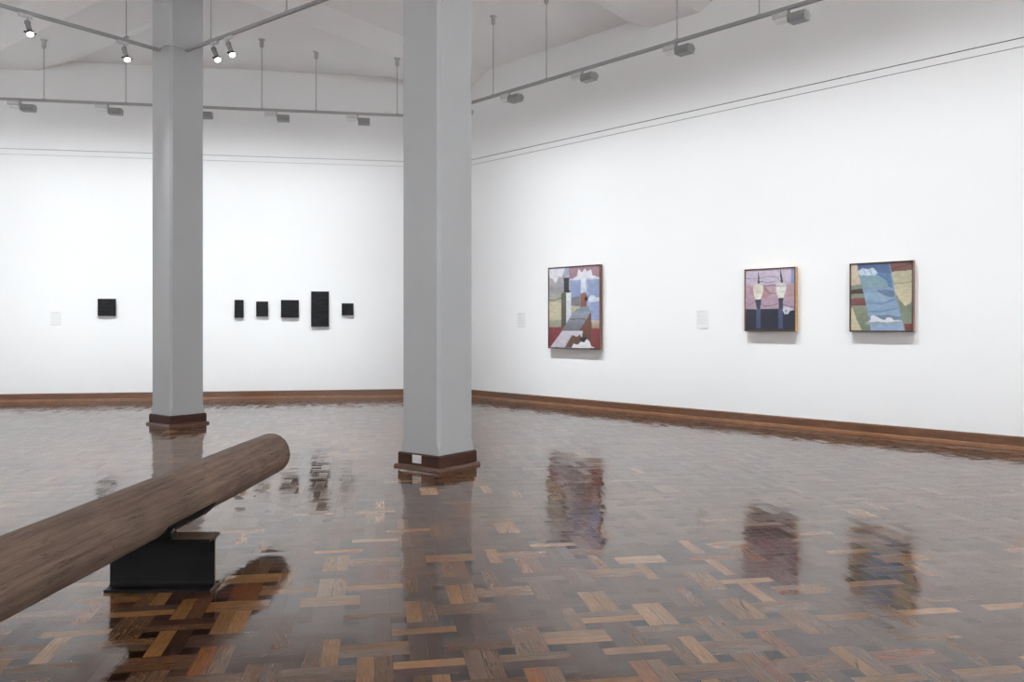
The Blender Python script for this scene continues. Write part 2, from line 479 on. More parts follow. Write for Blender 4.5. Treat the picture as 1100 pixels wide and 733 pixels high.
# wall-washing fixtures on the two long rails -------------------------------------------------
def washer():
    root = empty('wall_washer_light', (0, 0, 0))
    # local: x along the rail, y to the room side, z up, origin on the rail underside
    mb = MB(); mb.prism([(-0.022, -0.078), (0.022, -0.078), (0.022, -0.032), (0.012, -0.018), (-0.012, -0.018), (-0.022, -0.032)], 0.01, 0.175, 'x')
    mb.build('driver_box', M_lampL, root, 0.003)
    mb = MB(); mb.prism([(-0.07, -0.118), (0.004, -0.118), (0.012, -0.08), (-0.07, -0.08)], 0.02, 0.155, 'x')
    mb.build('reflector', M_lampW, root, 0.002)
    mb = MB(); mb.lathe([(0.012, -0.10), (0.012, -0.02), (0.016, -0.018)], 14, Matrix.Translation((-0.005, 0, 0)))
    mb.build('stem', M_lampD, root)
    mb = MB()
    mb.prism([(-0.070, -0.165), (0.045, -0.165), (0.062, -0.125), (0.045, -0.072), (-0.06, -0.062), (-0.10, -0.10)], -0.19, -0.01, 'x')
    head = mb.build('lamp_head', M_head, root, 0.004)
    mb = MB(); mb.box(-0.17, -0.03, -0.0885, -0.0865, -0.150, -0.112)
    mb.build('lamp_opening', M_tube, head)
    return root
WE = 32; LC = (0.945, 1.0, 1.035)
proto = washer(); first = True
labsB = {6.536: 'leftmost grey wall-washing light on the rail before the back wall, at the picture edge',
         5.339: 'grey wall-washing light on the back rail, just left of the further column',
         4.05: 'grey wall-washing light on the back rail, half hidden by the further column',
         2.922: 'grey wall-washing light on the back rail, midway between the two columns',
         1.703: 'grey wall-washing light on the back rail, close to the nearer column'}
labsR = {1.95: 'furthest grey wall-washing light on the right rail, half hidden by the nearer column',
         3.0: 'grey wall-washing light on the right rail, first one clear of the nearer column',
         4.33: 'grey wall-washing light on the right rail, second one clear of the nearer column',
         5.75: 'grey wall-washing light on the right rail, second nearest and hung left of the nearest one',
         7.12: 'largest and nearest grey wall-washing light on the right rail'}
def place_washer(Mx, s, z, label, flip, group):
    global first
    o = proto if first else copy_tree(proto); first = False
    # flip keeps the driver box on the left as one looks at the wall
    Rm = Mx @ Matrix.Translation((s, 0, z))
    if flip: Rm = Rm @ Matrix.Diagonal((1, 1, 1, 1))
    o.matrix_world = Rm
    tag(o, label, 'track light', group)
for s_, lb in labsB.items(): place_washer(MBk, s_, TZ+0.02, lb, False, 'wall washers on the back rail')
# on the right rail the far side is on the left, so this kind is mirrored end for end
proto2 = empty('wall_washer_light', (0, 0, 0))
for ch in [x for x in bpy.data.objects if x.parent == proto]:
    def mirror_copy(src, par):
        me2 = src.data.copy()
        me2.transform(Matrix.Diagonal((-1, 1, 1, 1))); me2.flip_normals()
        n_ = src.copy(); n_.data = me2; COL.objects.link(n_); n_.parent = par
        for g_ in [x for x in bpy.data.objects if x.parent == src]: mirror_copy(g_, n_)
    mirror_copy(ch, proto2)
proto = proto2; first = True
for s_, lb in labsR.items(): place_washer(MRt, s_, TZ-0.04, lb, False, 'wall washers on the right rail')
def wash_data(e, up=0.55):
    """asymmetric wall-washer beam: even light down the wall from just below the lamp to the floor"""
    l = bpy.data.lights.new('washer_and_fill_lamp', 'POINT'); l.energy = e; l.shadow_soft_size = 0.035; l.color = LC
    l.use_nodes = True; nt = l.node_tree; em = nt.nodes['Emission']
    def n_(t, **k):
        x = nt.nodes.new(t)
        for a, b in k.items(): setattr(x, a, b)
        return x
    def m_(op, a, b=None):
        x = n_('ShaderNodeMath', operation=op)
        for i, v in enumerate((a, b)):
            if v is None: continue
            if isinstance(v, (int, float)): x.inputs[i].default_value = v
            else: nt.links.new(v, x.inputs[i])
        return x.outputs[0]
    tc = n_('ShaderNodeTexCoord'); sx = n_('ShaderNodeSeparateXYZ'); nt.links.new(tc.outputs['Normal'], sx.inputs[0])
    dx, dy, dz = sx.outputs                                   # lamp looks along local +y at the wall, z up
    dyc = m_('MAXIMUM', dy, 0.12)
    t = m_('DIVIDE', m_('MULTIPLY', dz, -TOFF), dyc)          # metres below the lamp where the ray meets the wall
    x = m_('DIVIDE', m_('MULTIPLY', dx, TOFF), dyc)
    tn = m_('MINIMUM', m_('MAXIMUM', m_('DIVIDE', m_('ADD', t, up), 5.5), 0.0), 1.0)
    cv = n_('ShaderNodeFloatCurve'); c = cv.mapping.curves[0]
    pts = [(0, 0), (0.045, 0.08), (0.10, 0.30), (0.14, 0.50), (0.20, 0.74), (0.28, 0.93), (0.42, 1.0), (0.60, 1.0), (0.72, 0.90), (0.82, 0.74), (0.90, 0.55), (1.0, 0.0)]
    c.points[0].location = pts[0]; c.points[1].location = pts[-1]
    for p_ in pts[1:-1]: c.points.new(*p_)
    cv.mapping.update(); nt.links.new(tn, cv.inputs['Value'])
    lat = m_('POWER', 2.718, m_('MULTIPLY', m_('MULTIPLY', x, x), -0.42))
    fall = m_('DIVIDE', 1.0, m_('POWER', dyc, 3.0))
    g = m_('GREATER_THAN', dy, 0.13)
    nt.links.new(m_('MULTIPLY', m_('MULTIPLY', cv.outputs[0], lat), m_('MULTIPLY', fall, g)), em.inputs['Strength'])
    return l
WD = wash_data(WE); WD_FILL = {'side': wash_data(WE*13, 1.3), 'rear': wash_data(WE*7, 1.3), 'left': wash_data(WE*3, 1.3)}  # second set: stronger beams for the added, unseen fill lamps
def wash(Mx, s, z, d=None):
    o = bpy.data.objects.new('washer_and_fill_lamp', d or WD); COL.objects.link(o)
    o.matrix_world = Mx @ Matrix.Translation((s, -0.045, z-0.20)) @ Matrix.Rotation(PI, 4, 'Z')
for s_ in list(labsB) + [7.75]: wash(MBk, s_, TZ+0.02)  # last lamp is added past the frame edge, without a housing
for s_ in list(labsR) + [8.6, 10.4, 12.4, 14.2]: wash(MRt, s_, TZ-0.04)  # the extras are unseen lamps without housings, added to light the wall further on
# added fill lamps, unseen and without rails, aimed at the walls behind the camera
for nm in ('side', 'rear', 'left'):
    Mx, L_ = F[nm]; k = max(2, int(L_/1.9)); Mo = Mx @ Matrix.Translation((0, TOFF, 0))
    for i in range(k): wash(Mo, (i+0.5)*L_/k, TZ, WD_FILL[nm])

# small spotlights on the two rails at the column ------------------------------------------------
def spot():
    root = empty('spotlight', (0, 0, 0))
    mb = MB(); mb.prism([(-0.017, -0.055), (0.017, -0.055), (0.017, -0.024), (0.010, -0.018), (-0.010, -0.018), (-0.017, -0.024)], -0.05, 0.085, 'x')
    mb.build('adapter', M_lampL, root, 0.002)
    mb = MB(); mb.lathe([(0.008, -0.11), (0.008, -0.05)], 12); mb.build('stem', M_lampD, root)
    return root
def spot_head(root, aim):
    """aim: direction in the spotlight's own frame"""
    q = (-Vector(aim).normalized()).to_track_quat('Z', 'Y').to_matrix().to_4x4()
    Mh = Matrix.Translation((0, 0, -0.105)) @ q
    mb = MB(); mb.lathe([(0.020, 0.02), (0.030, 0.010), (0.032, -0.01), (0.027, -0.018), (0.027, -0.12), (0.034, -0.150), (0.038, -0.160)], 22, Mh)
    h = mb.build('lamp_head', M_head, root)
    mb = MB(); mb.lathe([(0.040, -0.143), (0.043, -0.149), (0.043, -0.171), (0.039, -0.171), (0.039, -0.162), (0.0385, -0.143)], 22, Mh)
    mb.box(-0.062, -0.042, -0.012, 0.012, -0.152, -0.146, Mh); mb.box(0.042, 0.062, -0.012, 0.012, -0.152, -0.146, Mh)
    mb.build('black_ring', M_black, h)
    mb = MB(); mb.lathe([(0.036, -0.161), (0.036, -0.172), (0.030, -0.182), (0.018, -0.189), (0.004, -0.191)], 22, Mh)
    mb.build('glowing_lens', M_lens, h)
    return Mh
def loc_on(Mx, px_f):
    return px_f
spots = [(MLf, 1.54, (0.42, -0.34, -1.0), 'small grey spotlight with glowing lens, leftmost on the left lighting rail'),
         (MLf, 0.458, (0.42, -0.34, -1.0), 'small grey spotlight with glowing lens, on the left rail close to the further column'),
         (MRf, 0.60, (0.46, -0.34, -1.0), 'small grey spotlight with glowing lens, on the right-hand rail just beside the further column'),
         (MRf, 0.90, (0.46, -0.34, -1.0), 'small grey spotlight with glowing lens, outer one of the close pair right of the column')]
for Mx, s_, aim, lb in spots:
    Mo = Mx @ Matrix.Translation((s_, 0, zc))
    r = spot(); r.matrix_world = Mo
    la_ = Mo.to_3x3().inverted() @ Vector(aim)
    Mh = spot_head(r, la_)
    tag(r, lb, 'spotlight', 'small spotlights by the further column')
    l = bpy.data.lights.new('spot_lamp', 'SPOT'); l.energy = 150; l.spot_size = math.radians(85); l.spot_blend = 1.0; l.shadow_soft_size = 0.03
    lo = bpy.data.objects.new('spot_lamp', l); COL.objects.link(lo)
    lo.location = Mo @ (Mh @ Vector((0, 0, -0.20))); lo.rotation_euler = Vector(aim).normalized().to_track_quat('-Z', 'Y').to_euler()

# smoke detector with its surface cable on the ceiling
dp = Vector((-(550-314.6)/880*12.05, 12.05))
root = empty('smoke_detector', (dp.x, dp.y, H)); tag(root, 'small round smoke detector on the ceiling between the two columns', 'smoke detector')
mb = MB(); mb.lathe([(0.03, -0.055), (0.045, -0.045), (0.055, -0.02), (0.062, -0.018), (0.062, 0)], 24); mb.build('housing', M_plast, root)
mb = MB(); mb.lathe([(0.022, -0.066), (0.03, -0.062), (0.03, -0.054)], 20); mb.build('sensor_cap', M_black, root)
mb = MB(); mb.tube([(-0.06, 0, -0.008), (-0.25, -0.12, -0.008), (-0.45, -0.30, -0.008)], 0.008, 8); mb.build('conduit', M_ceil, root)

# ------------------------------------------------------------------ log on a steel beam offcut
LA = math.radians(2.65)
ld = Vector((-math.sin(LA)*-1, math.cos(LA), 0))             # along the log, away from the camera
tip = Vector((-1.612, 5.49, 0.395)); LR = 0.1345
Ml = Matrix(((ld.y, ld.x, 0, tip.x), (-ld.x, ld.y, 0, tip.y), (0, 0, 1, tip.z), (0, 0, 0, 1)))   # local y runs along the log
mb = MB(); NS = 120; ys = []
y = 0.0
yy = [0.0, -0.004, -0.010, -0.018, -0.028]
k = -0.05
while k > -3.25: yy.append(k); k -= 0.022
yy += [-3.26]
vs = []; fs = []
for y in yy:
    rr0 = LR
    if y > -0.028:
        t = (0.028 + y)/0.028; rr0 = LR - 0.022*(1-math.sqrt(max(0, 1-t*t)))
    for k in range(NS):
        a = 2*PI*k/NS
        c, s_ = math.cos(a), math.sin(a)
        n1 = noise.noise(Vector((c*1.2, s_*1.2, y*0.7)))*0.004
        n2 = noise.noise(Vector((c*9, s_*9, y*1.3)))*0.0022
        n3 = noise.noise(Vector((c*22+5, s_*22, y*2.0)))
        crack = -0.004*max(0, abs(n3)*-6+1) if y < -0.03 else 0
        r = rr0 + n1 + n2 + crack*0.7
        vs.append((r*c, y, r*s_))
for i in range(len(yy)-1):
    for k in range(NS):
        k2 = (k+1) % NS
        fs.append((i*NS+k, i*NS+k2, (i+1)*NS+k2, (i+1)*NS+k))
fs.append(tuple(range(NS))); fs.append(tuple((len(yy)-1)*NS+k for k in range(NS))[::-1])
mb.add(vs, fs, True)
m = bpy.data.materials.new('weathered_log'); m.use_nodes = True
N = m.node_tree.nodes; L = m.node_tree.links; p = N['Principled BSDF']
tc = nd('ShaderNodeTexCoord')
mp = nd('ShaderNodeMapping'); mp.inputs['Scale'].default_value = (30, 1.3, 30); L.new(tc.outputs['Object'], mp.inputs[0])
n1 = nd('ShaderNodeTexNoise'); n1.inputs['Scale'].default_value = 1.6; n1.inputs['Detail'].default_value = 8; n1.inputs['Roughness'].default_value = 0.65; n1.inputs['Distortion'].default_value = 0.4
L.new(mp.outputs[0], n1.inputs['Vector'])
cr = nd('ShaderNodeValToRGB'); L.new(n1.outputs[0], cr.inputs[0])
e = cr.color_ramp.elements
e[0].position = 0.25; e[0].color = (*lin((62, 48, 40)), 1); e[1].position = 0.78; e[1].color = (*lin((138, 114, 97)), 1)
x = e.new(0.42); x.color = (*lin((98, 78, 65)), 1); x = e.new(0.58); x.color = (*lin((116, 93, 78)), 1)
# drying cracks
mp2 = nd('ShaderNodeMapping'); mp2.inputs['Scale'].default_value = (75, 2.0, 75); L.new(tc.outputs['Object'], mp2.inputs[0])
n2 = nd('ShaderNodeTexNoise'); n2.inputs['Scale'].default_value = 1.0; n2.inputs['Detail'].default_value = 3; n2.inputs['Distortion'].default_value = 0.6
L.new(mp2.outputs[0], n2.inputs['Vector'])
ck = mth('ABSOLUTE', mth('SUBTRACT', n2.outputs[0], 0.5))
ckr = nd('ShaderNodeMapRange', interpolation_type='SMOOTHSTEP'); ckr.inputs[1].default_value = 0.002; ckr.inputs[2].default_value = 0.02; ckr.inputs[3].default_value = 0.0; ckr.inputs[4].default_value = 1.0
L.new(ck, ckr.inputs[0])
msk = nd('ShaderNodeTexNoise'); msk.inputs['Scale'].default_value = 5; L.new(tc.outputs['Object'], msk.inputs['Vector'])
mk = nd('ShaderNodeMapRange'); mk.inputs[1].default_value = 0.40; mk.inputs[2].default_value = 0.6; mk.inputs[3].default_value = 0.0; mk.inputs[4].default_value = 0.75
L.new(msk.outputs[0], mk.inputs[0])
inv = mth('SUBTRACT', 1.0, mth('MULTIPLY', mth('SUBTRACT', 1.0, ckr.outputs[0]), mk.outputs[0]))
pt = nd('ShaderNodeTexNoise'); pt.inputs['Scale'].default_value = 3.0; pt.inputs['Detail'].default_value = 3; L.new(tc.outputs['Object'], pt.inputs['Vector'])
ptr = nd('ShaderNodeMapRange'); ptr.inputs[1].default_value = 0.3; ptr.inputs[2].default_value = 0.7; ptr.inputs[3].default_value = 0.68; ptr.inputs[4].default_value = 1.06
L.new(pt.outputs[0], ptr.inputs[0])
sc_ = nd('ShaderNodeVectorMath', operation='SCALE'); L.new(cr.outputs[0], sc_.inputs[0]); L.new(mth('MULTIPLY', inv, ptr.outputs[0]), sc_.inputs['Scale'])
L.new(sc_.outputs[0], p.inputs['Base Color']); p.inputs['Roughness'].default_value = 0.72
bp = nd('ShaderNodeBump'); bp.inputs['Strength'].default_value = 0.6; bp.inputs['Distance'].default_value = 0.006
L.new(mth('ADD', mth('MULTIPLY', inv, 1.0), mth('MULTIPLY', n1.outputs[0], 0.6)), bp.inputs['Height']); L.new(bp.outputs[0], p.inputs['Normal'])
log = empty('timber_log', None, M=Ml); tag(log, 'long weathered round timber log resting level on a black steel beam offcut', 'log')
mb.build('trunk', m, log)
# nail hole near the tip
mb = MB(); mb.lathe([(0.0045, 0.0), (0.0045, 0.004)], 12, Matrix.Translation((LR*0.93*1.0, -0.36, LR*0.37)) @ Matrix.Rotation(math.radians(68), 4, 'Y'))
mb.build('nail', M_black, log)

# H-section offcut
ba = math.radians(1.2)
Mb = Matrix.Translation((-1.662, 3.90, 0)) @ Matrix.Rotation(ba, 4, 'Z')
root = empty('steel_beam_offcut', None, M=Mb); tag(root, 'short black steel H-beam standing on the floor under the log', 'steel beam')
BL = 0.247; tf = 0.014; fw = 0.071; BH = 0.25
prof = [(-fw, 0.0), (fw, 0.0), (fw, tf), (0.018, tf+0.002), (0.0085, tf+0.012), (0.0065, tf+0.022), (0.0065, BH-tf-0.022), (0.0085, BH-tf-0.012), (0.018, BH-tf-0.002), (fw, BH-tf), (fw, BH),
        (-fw, BH), (-fw, BH-tf), (-0.018, BH-tf-0.002), (-0.0085, BH-tf-0.012), (-0.0065, BH-tf-0.022), (-0.0065, tf+0.022), (-0.0085, tf+0.012), (-0.018, tf+0.002), (-fw, tf)]
mb = MB(); mb.prism(prof, -BL, BL, 'x')
o = mb.build('section', [M_steel, M_rust], root, 0.0015)
# cut ends and the upper face of the top flange are rusty
for pl in o.data.polygons:
    if abs(pl.normal.x) > 0.9 or (pl.normal.z > 0.9 and pl.center.z > BH-0.002): pl.material_index = 1
# steel cradle between beam and log
z0 = BH
Mc = Matrix(((ld.y, ld.x, 0, 0), (-ld.x, ld.y, 0, 0), (0, 0, 1, 0), (0, 0, 0, 1)))
def log_at(yw):
    t = (yw - tip.y)/ld.y; return Vector((tip.x + ld.x*t, yw, 0))
ctr = log_at(4.02); Mc.translation = Vector((ctr.x, ctr.y, tip.z))
root = empty('steel_cradle', None, M=Mc); tag(root, 'dark curved steel cradle plate bolted under the log on top of the beam', 'bracket')
mb = MB(); ri = LR+0.0035; ro = LR+0.0105
arc = [(ri*math.sin(a), -ri*math.cos(a)) for a in [math.radians(d) for d in range(-62, 63, 4)]]
arc2 = [(ro*math.sin(a), -ro*math.cos(a)) for a in [math.radians(d) for d in range(-62, 63, 4)]]
mb.prism(arc2 + arc[::-1], -0.27, 0.25, 'y'); mb.build('saddle_plate', M_steel, root)
for yb in (-0.2, -0.05, 0.16):
    for sg in (-1, 1):
        mb = MB(); a = math.radians(48*sg)
        Mq = Matrix.Translation((ro*math.sin(a), yb, -ro*math.cos(a))) @ Matrix.Rotation(PI - a, 4, 'Y')
        mb.lathe([(0.011, -0.001), (0.011, 0.008), (0.008, 0.010)], 6, Mq, False)
        mb.build('bolt', M_rust, root)
for sg in (-1, 1):
    mb = MB(); mb.prism([(sg*0.035, -(tip.z-BH)), (sg*0.105, -(tip.z-BH)), (sg*0.098, -0.108), (sg*0.060, -0.133)], -0.20, -0.14, 'y')
    mb.build('chock', M_steel, root)

# ------------------------------------------------------------------ painted canvases
def pip(x, y, poly):
    r = False; j = len(poly)-1
    for i in range(len(poly)):
        xi, yi = poly[i]; xj, yj = poly[j]
        if (yi > y) != (yj > y) and x < (xj-xi)*(y-yi)/(yj-yi)+xi: r = not r
        j = i
    return r
def R4(a, b, c, d): return [(a, b), (c, b), (c, d), (a, d)]
def ell(cx, cy, rx, ry, n=18): return [(cx+rx*math.cos(2*PI*k/n), cy+ry*math.sin(2*PI*k/n)) for k in range(n)]
def canvas_mesh(name, w, h, layers, parent, yoff, nx=110, shade=0.08):
    ny = int(nx*h/w); vs = []; fs = []; cols = []
    boxes = [(min(q[0] for q in pl), max(q[0] for q in pl), min(q[1] for q in pl), max(q[1] for q in pl)) for pl, *_ in layers]
    for j in range(ny+1):
        for i in range(nx+1):
            u = i/nx; v = j/ny
            vs.append((-w/2 + u*w, yoff, h/2 - v*h))
            du = noise.noise(Vector((u*6, v*6, 3.1)))*0.012; dv = noise.noise(Vector((u*6, v*6, 9.7)))*0.012
            c = (0.5, 0.5, 0.5)
            for (pl, ca_, *rest), bb in zip(layers, boxes):
                wob = rest[0] if rest else 0.3
                x = u + du*wob; y = v + dv*wob
                if not (bb[0] <= x <= bb[1] and bb[2] <= y <= bb[3]): continue
                if pip(x, y, pl):
                    if isinstance(ca_[0], tuple):
                        t = (y-bb[2])/max(1e-6, bb[3]-bb[2]); c = tuple(a*(1-t)+b*t for a, b in zip(*ca_))
                    else: c = ca_
            k = 1 + shade*noise.noise(Vector((u*14+v*3, v*26, 1.7)))
            cols.append(tuple(max(0, min(255, q*k)) for q in c))
    for j in range(ny):
        for i in range(nx):
            a = j*(nx+1)+i; fs.append((a, a+nx+1, a+nx+2, a+1))
    me = bpy.data.meshes.new(name); me.from_pydata(vs, [], fs)
    at = me.color_attributes.new('paint', 'FLOAT_COLOR', 'POINT')
    for k, c in enumerate(cols):
        q = lin(c); g_ = sum(q)/3
        at.data[k].color = (*[(v*0.70 + g_*0.30)*0.80 for v in q], 1)
    me.materials.append(M_paint)
    o = bpy.data.objects.new(name, me); COL.objects.link(o); o.parent = parent
    return o
M_paint = attr_mat('painted_canvas', 'paint', 0.55)
# the viewer faces the wall: local x is mirrored so that u runs left to right for the viewer
def wall_frame(w, s, z):
    P, d, n = (CRN, DB, NB) if w == 'B' else (CRN, DR, NR)
    xr = -d if w == 'B' else d                      # rightwards for a viewer
    q = P + d*s + n*0.001
    # right, out of the wall towards the viewer (local -y), up
    return Matrix(((xr.x, -n.x, 0, q.x), (xr.y, -n.y, 0, q.y), (0, 0, 1, z), (0, 0, 0, 1)))
def framed(s, z, w, h, dep, label, layers, m_side, m_front):
    root = empty('framed_painting', None, M=wall_frame('R', s, z)); tag(root, label, 'painting', 'framed paintings on the right wall')
    ft = 0.012
    mb = MB()
    for (x0, x1, z0_, z1_) in ((-w/2, -w/2+ft, -h/2, h/2), (w/2-ft, w/2, -h/2, h/2), (-w/2+ft, w/2-ft, -h/2, -h/2+ft), (-w/2+ft, w/2-ft, h/2-ft, h/2)):
        mb.box(x0, x1, -dep, -0.012, z0_, z1_)
    fr = mb.build('frame', [m_side, m_front], root)
    for pl in fr.data.polygons:
        if pl.normal.y < -0.9: pl.material_index = 1
    mb = MB(); mb.box(-w/2+ft, w/2-ft, -dep+0.016, -0.0, -h/2+ft, h/2-ft); mb.build('backing', m_side, root)
    canvas_mesh('canvas', w-2*ft-0.006, h-2*ft-0.006, layers, root, -dep+0.010)
    return root
wood_red = mat('frame_red_brown', lin((108, 72, 54)), 0.4, vary=(9, (1,1,5), 0.15)); wood_dark = mat('frame_dark_edge', lin((62, 46, 42)), 0.4, vary=(9, (1,1,5), 0.15))
wood_oak = mat('frame_oak', lin((178, 134, 84)), 0.4, vary=(9, (1,1,5), 0.15)); wood_brn = mat('frame_brown', lin((124, 88, 70)), 0.4, vary=(9, (1,1,5), 0.15))
L1 = [
 (R4(-.1,-.1,1.1,1.1), (150,164,206)),
 (R4(-.1,-.1,.43,.34), ((190,190,212),(160,150,150))),
 (R4(-.1,.24,.30,.45), ((150,150,165),(186,178,150))), (R4(-.1,.43,.30,.66), ((205,194,160),(196,186,140))), (R4(-.1,.65,.30,.76), ((166,164,140),(150,150,120))),
 ([(-.1,.38),(.1,.40),(.28,.36),(.28,.375),(.1,.415),(-.1,.395)], (110,120,90)),
 (R4(.40,-.1,1.1,.155), ((188,140,152),(160,112,128))),
 (R4(.42,.155,1.1,.40), ((140,158,205),(128,148,198))),
 (R4(.42,.145,1.0,.165), (205,208,226)),
 ([(.42,.38),(.62,.36),(.62,.50),(.42,.50)], (120,118,126)), (R4(.42,.48,.64,.64), ((196,178,150),(180,160,120))),
 (R4(.70,.16,.78,.40), (110,130,180)), (R4(.74,.16,.775,.36), (160,176,214)),
 ([(.0,.0),(.33,.0),(.30,.05),(.26,.12),(.20,.10),(.16,.17),(.12,.19),(.09,.13),(.03,.12),(.0,.06)], (228,226,236), .8),
 ([(.30,.02),(.40,.0),(.42,.12),(.34,.14)], (170,180,205)),
 ([(.48,.145),(.56,.11),(.60,.02),(.66,.07),(.72,.02),(.76,.06),(.84,.04),(.86,.11),(.98,.145)], (226,226,236), .8),
 (R4(.64,.15,.745,.32), ((225,228,240),(190,205,228))),
 ([(.30,.13),(.40,.125),(.41,.31),(.30,.31)], ((62,66,80),(48,50,60))),
 ([(.25,.33),(.30,.29),(.36,.33),(.36,.75),(.25,.75)], ((104,98,74),(84,82,66))),
 ([(.35,.32),(.45,.31),(.45,.68),(.37,.74),(.35,.74)], ((220,222,232),(200,200,214))),
 ([(.40,.28),(.44,.305),(.38,.315)], (60,50,50)),
 ([(.63,.34),(.70,.325),(.76,.34),(.76,.50),(.63,.50)], ((164,98,60),(140,80,50))), (ell(.745,.40,.03,.03), (40,34,40)),
 (R4(.62,.495,.80,.56), (128,150,160)),
 ([(.78,.40),(.82,.36),(.88,.35),(.93,.38),(1.1,.40),(1.1,.43),(.8,.44)], (205,215,236), .8),
 (R4(.84,.44,1.1,.68), (138,158,208)), (R4(.84,.66,1.1,.78), ((206,190,160),(150,110,90))),
 (R4(-.1,.745,.32,1.1), ((150,44,50),(120,34,44))), (R4(.80,.76,1.1,1.1), ((150,44,50),(128,40,46))),
 ([(.48,.57),(.84,.55),(.60,.795),(.26,.785)], ((150,158,178),(116,112,120))),
 ([(.56,.515),(.70,.515),(.84,.55),(.48,.57)], (120,140,156)),
 ([(.845,.55),(.845,.98),(.70,.98),(.66,.84),(.60,.795)], ((128,80,54),(104,60,42))),
 ([(.42,.635),(.72,.64),(.72,.65),(.41,.648)], (80,84,96)),
 ([(.27,.79),(.68,.79),(.66,.86),(.48,.86),(.32,1.0),(.02,1.0)], ((206,200,214),(196,184,200))),
 ([(.47,.84),(.56,.86),(.62,.83),(.70,.92),(.60,.96),(.5,1.0),(.32,1.0)], (112,72,48)),
 ([(.60,.88),(.68,.86),(.76,.87),(.78,.91),(.68,.94)], (42,40,46), .8),
 ([(.46,1.0),(.50,.95),(.58,.96),(.64,.92),(.70,.93),(.76,.89),(.82,.92),(.84,.97),(.92,1.0)], (226,226,234), .8),
]
L2 = [
 (R4(-.1,-.1,1.1,.26), ((206,190,214),(196,174,200))), (R4(-.1,.25,1.1,.68), ((196,156,168),(176,142,166))),
 (R4(.935,-.1,1.1,.25), (130,150,205)),
 ([(.1,.30),(.42,.28),(.55,.40),(.42,.50),(.1,.42)], (186,132,140), 2), ([(.78,.28),(1.1,.26),(1.1,.50),(.82,.45)], (192,140,146), 2),
 ([(.0,.12),(.25,.14),(.5,.11),(.65,.13),(.72,.20),(.71,.205),(.64,.14),(.5,.12),(.25,.15),(.0,.13)], (120,110,140), 1.5),
 ([(.28,.18),(.42,.21),(.6,.19),(.6,.20),(.42,.22),(.28,.19)], (110,100,130), 1.5),
 ([(.36,.30),(.52,.38),(.66,.39),(.66,.40),(.51,.39),(.36,.31)], (120,100,130), 1.5),
 ([(.02,.60),(.2,.52),(.4,.60),(.66,.57),(.85,.60),(1,.62),(1,.63),(.85,.61),(.66,.58),(.4,.61),(.2,.53),(.02,.61)], (110,96,124), 1.5),
 (R4(.36,.26,.62,.275), (116,104,138)),
 (R4(-.1,.655,1.1,1.1), ((44,46,66),(34,38,58))),
 ([(.76,.66),(.80,.62),(.90,.64),(1.0,.66),(1.0,.67),(.92,.68),(.87,.73),(.80,.74),(.77,.70)], (205,204,218), 1), (ell(.83,.69,.03,.02), (150,150,176)),
 ([(.155,.32),(.17,.25),(.21,.225),(.30,.22),(.36,.25),(.375,.32),(.345,.42),(.315,.49),(.21,.49),(.18,.43)], ((214,200,196),(232,228,206)), .4),
 ([(.19,.27),(.31,.25),(.34,.33),(.29,.40),(.20,.40)], (224,206,184), 1), 
 ([(.62,.27),(.66,.225),(.72,.21),(.80,.225),(.84,.27),(.84,.32),(.80,.42),(.77,.48),(.68,.48),(.64,.40)], ((204,198,204),(232,230,210)), .4),
 ([(.625,.285),(.84,.285),(.81,.36),(.66,.36)], (228,224,214)), (R4(.625,.275,.84,.288), (150,140,150)),
 ([(.25,.23),(.265,.04),(.275,.04),(.295,.23)], (84,62,66), 0), ([(.72,.225),(.715,.02),(.725,.02),(.775,.225)], (84,62,66), 0),
 ([(.20,.49),(.33,.49),(.30,.66),(.235,.66)], (54,60,86)), ([(.68,.48),(.775,.48),(.765,.66),(.69,.66)], (54,60,86)),
 (R4(.225,.65,.31,.98), ((74,88,128),(66,82,130))), (R4(.675,.65,.77,.98), ((68,82,122),(66,80,128))),
]
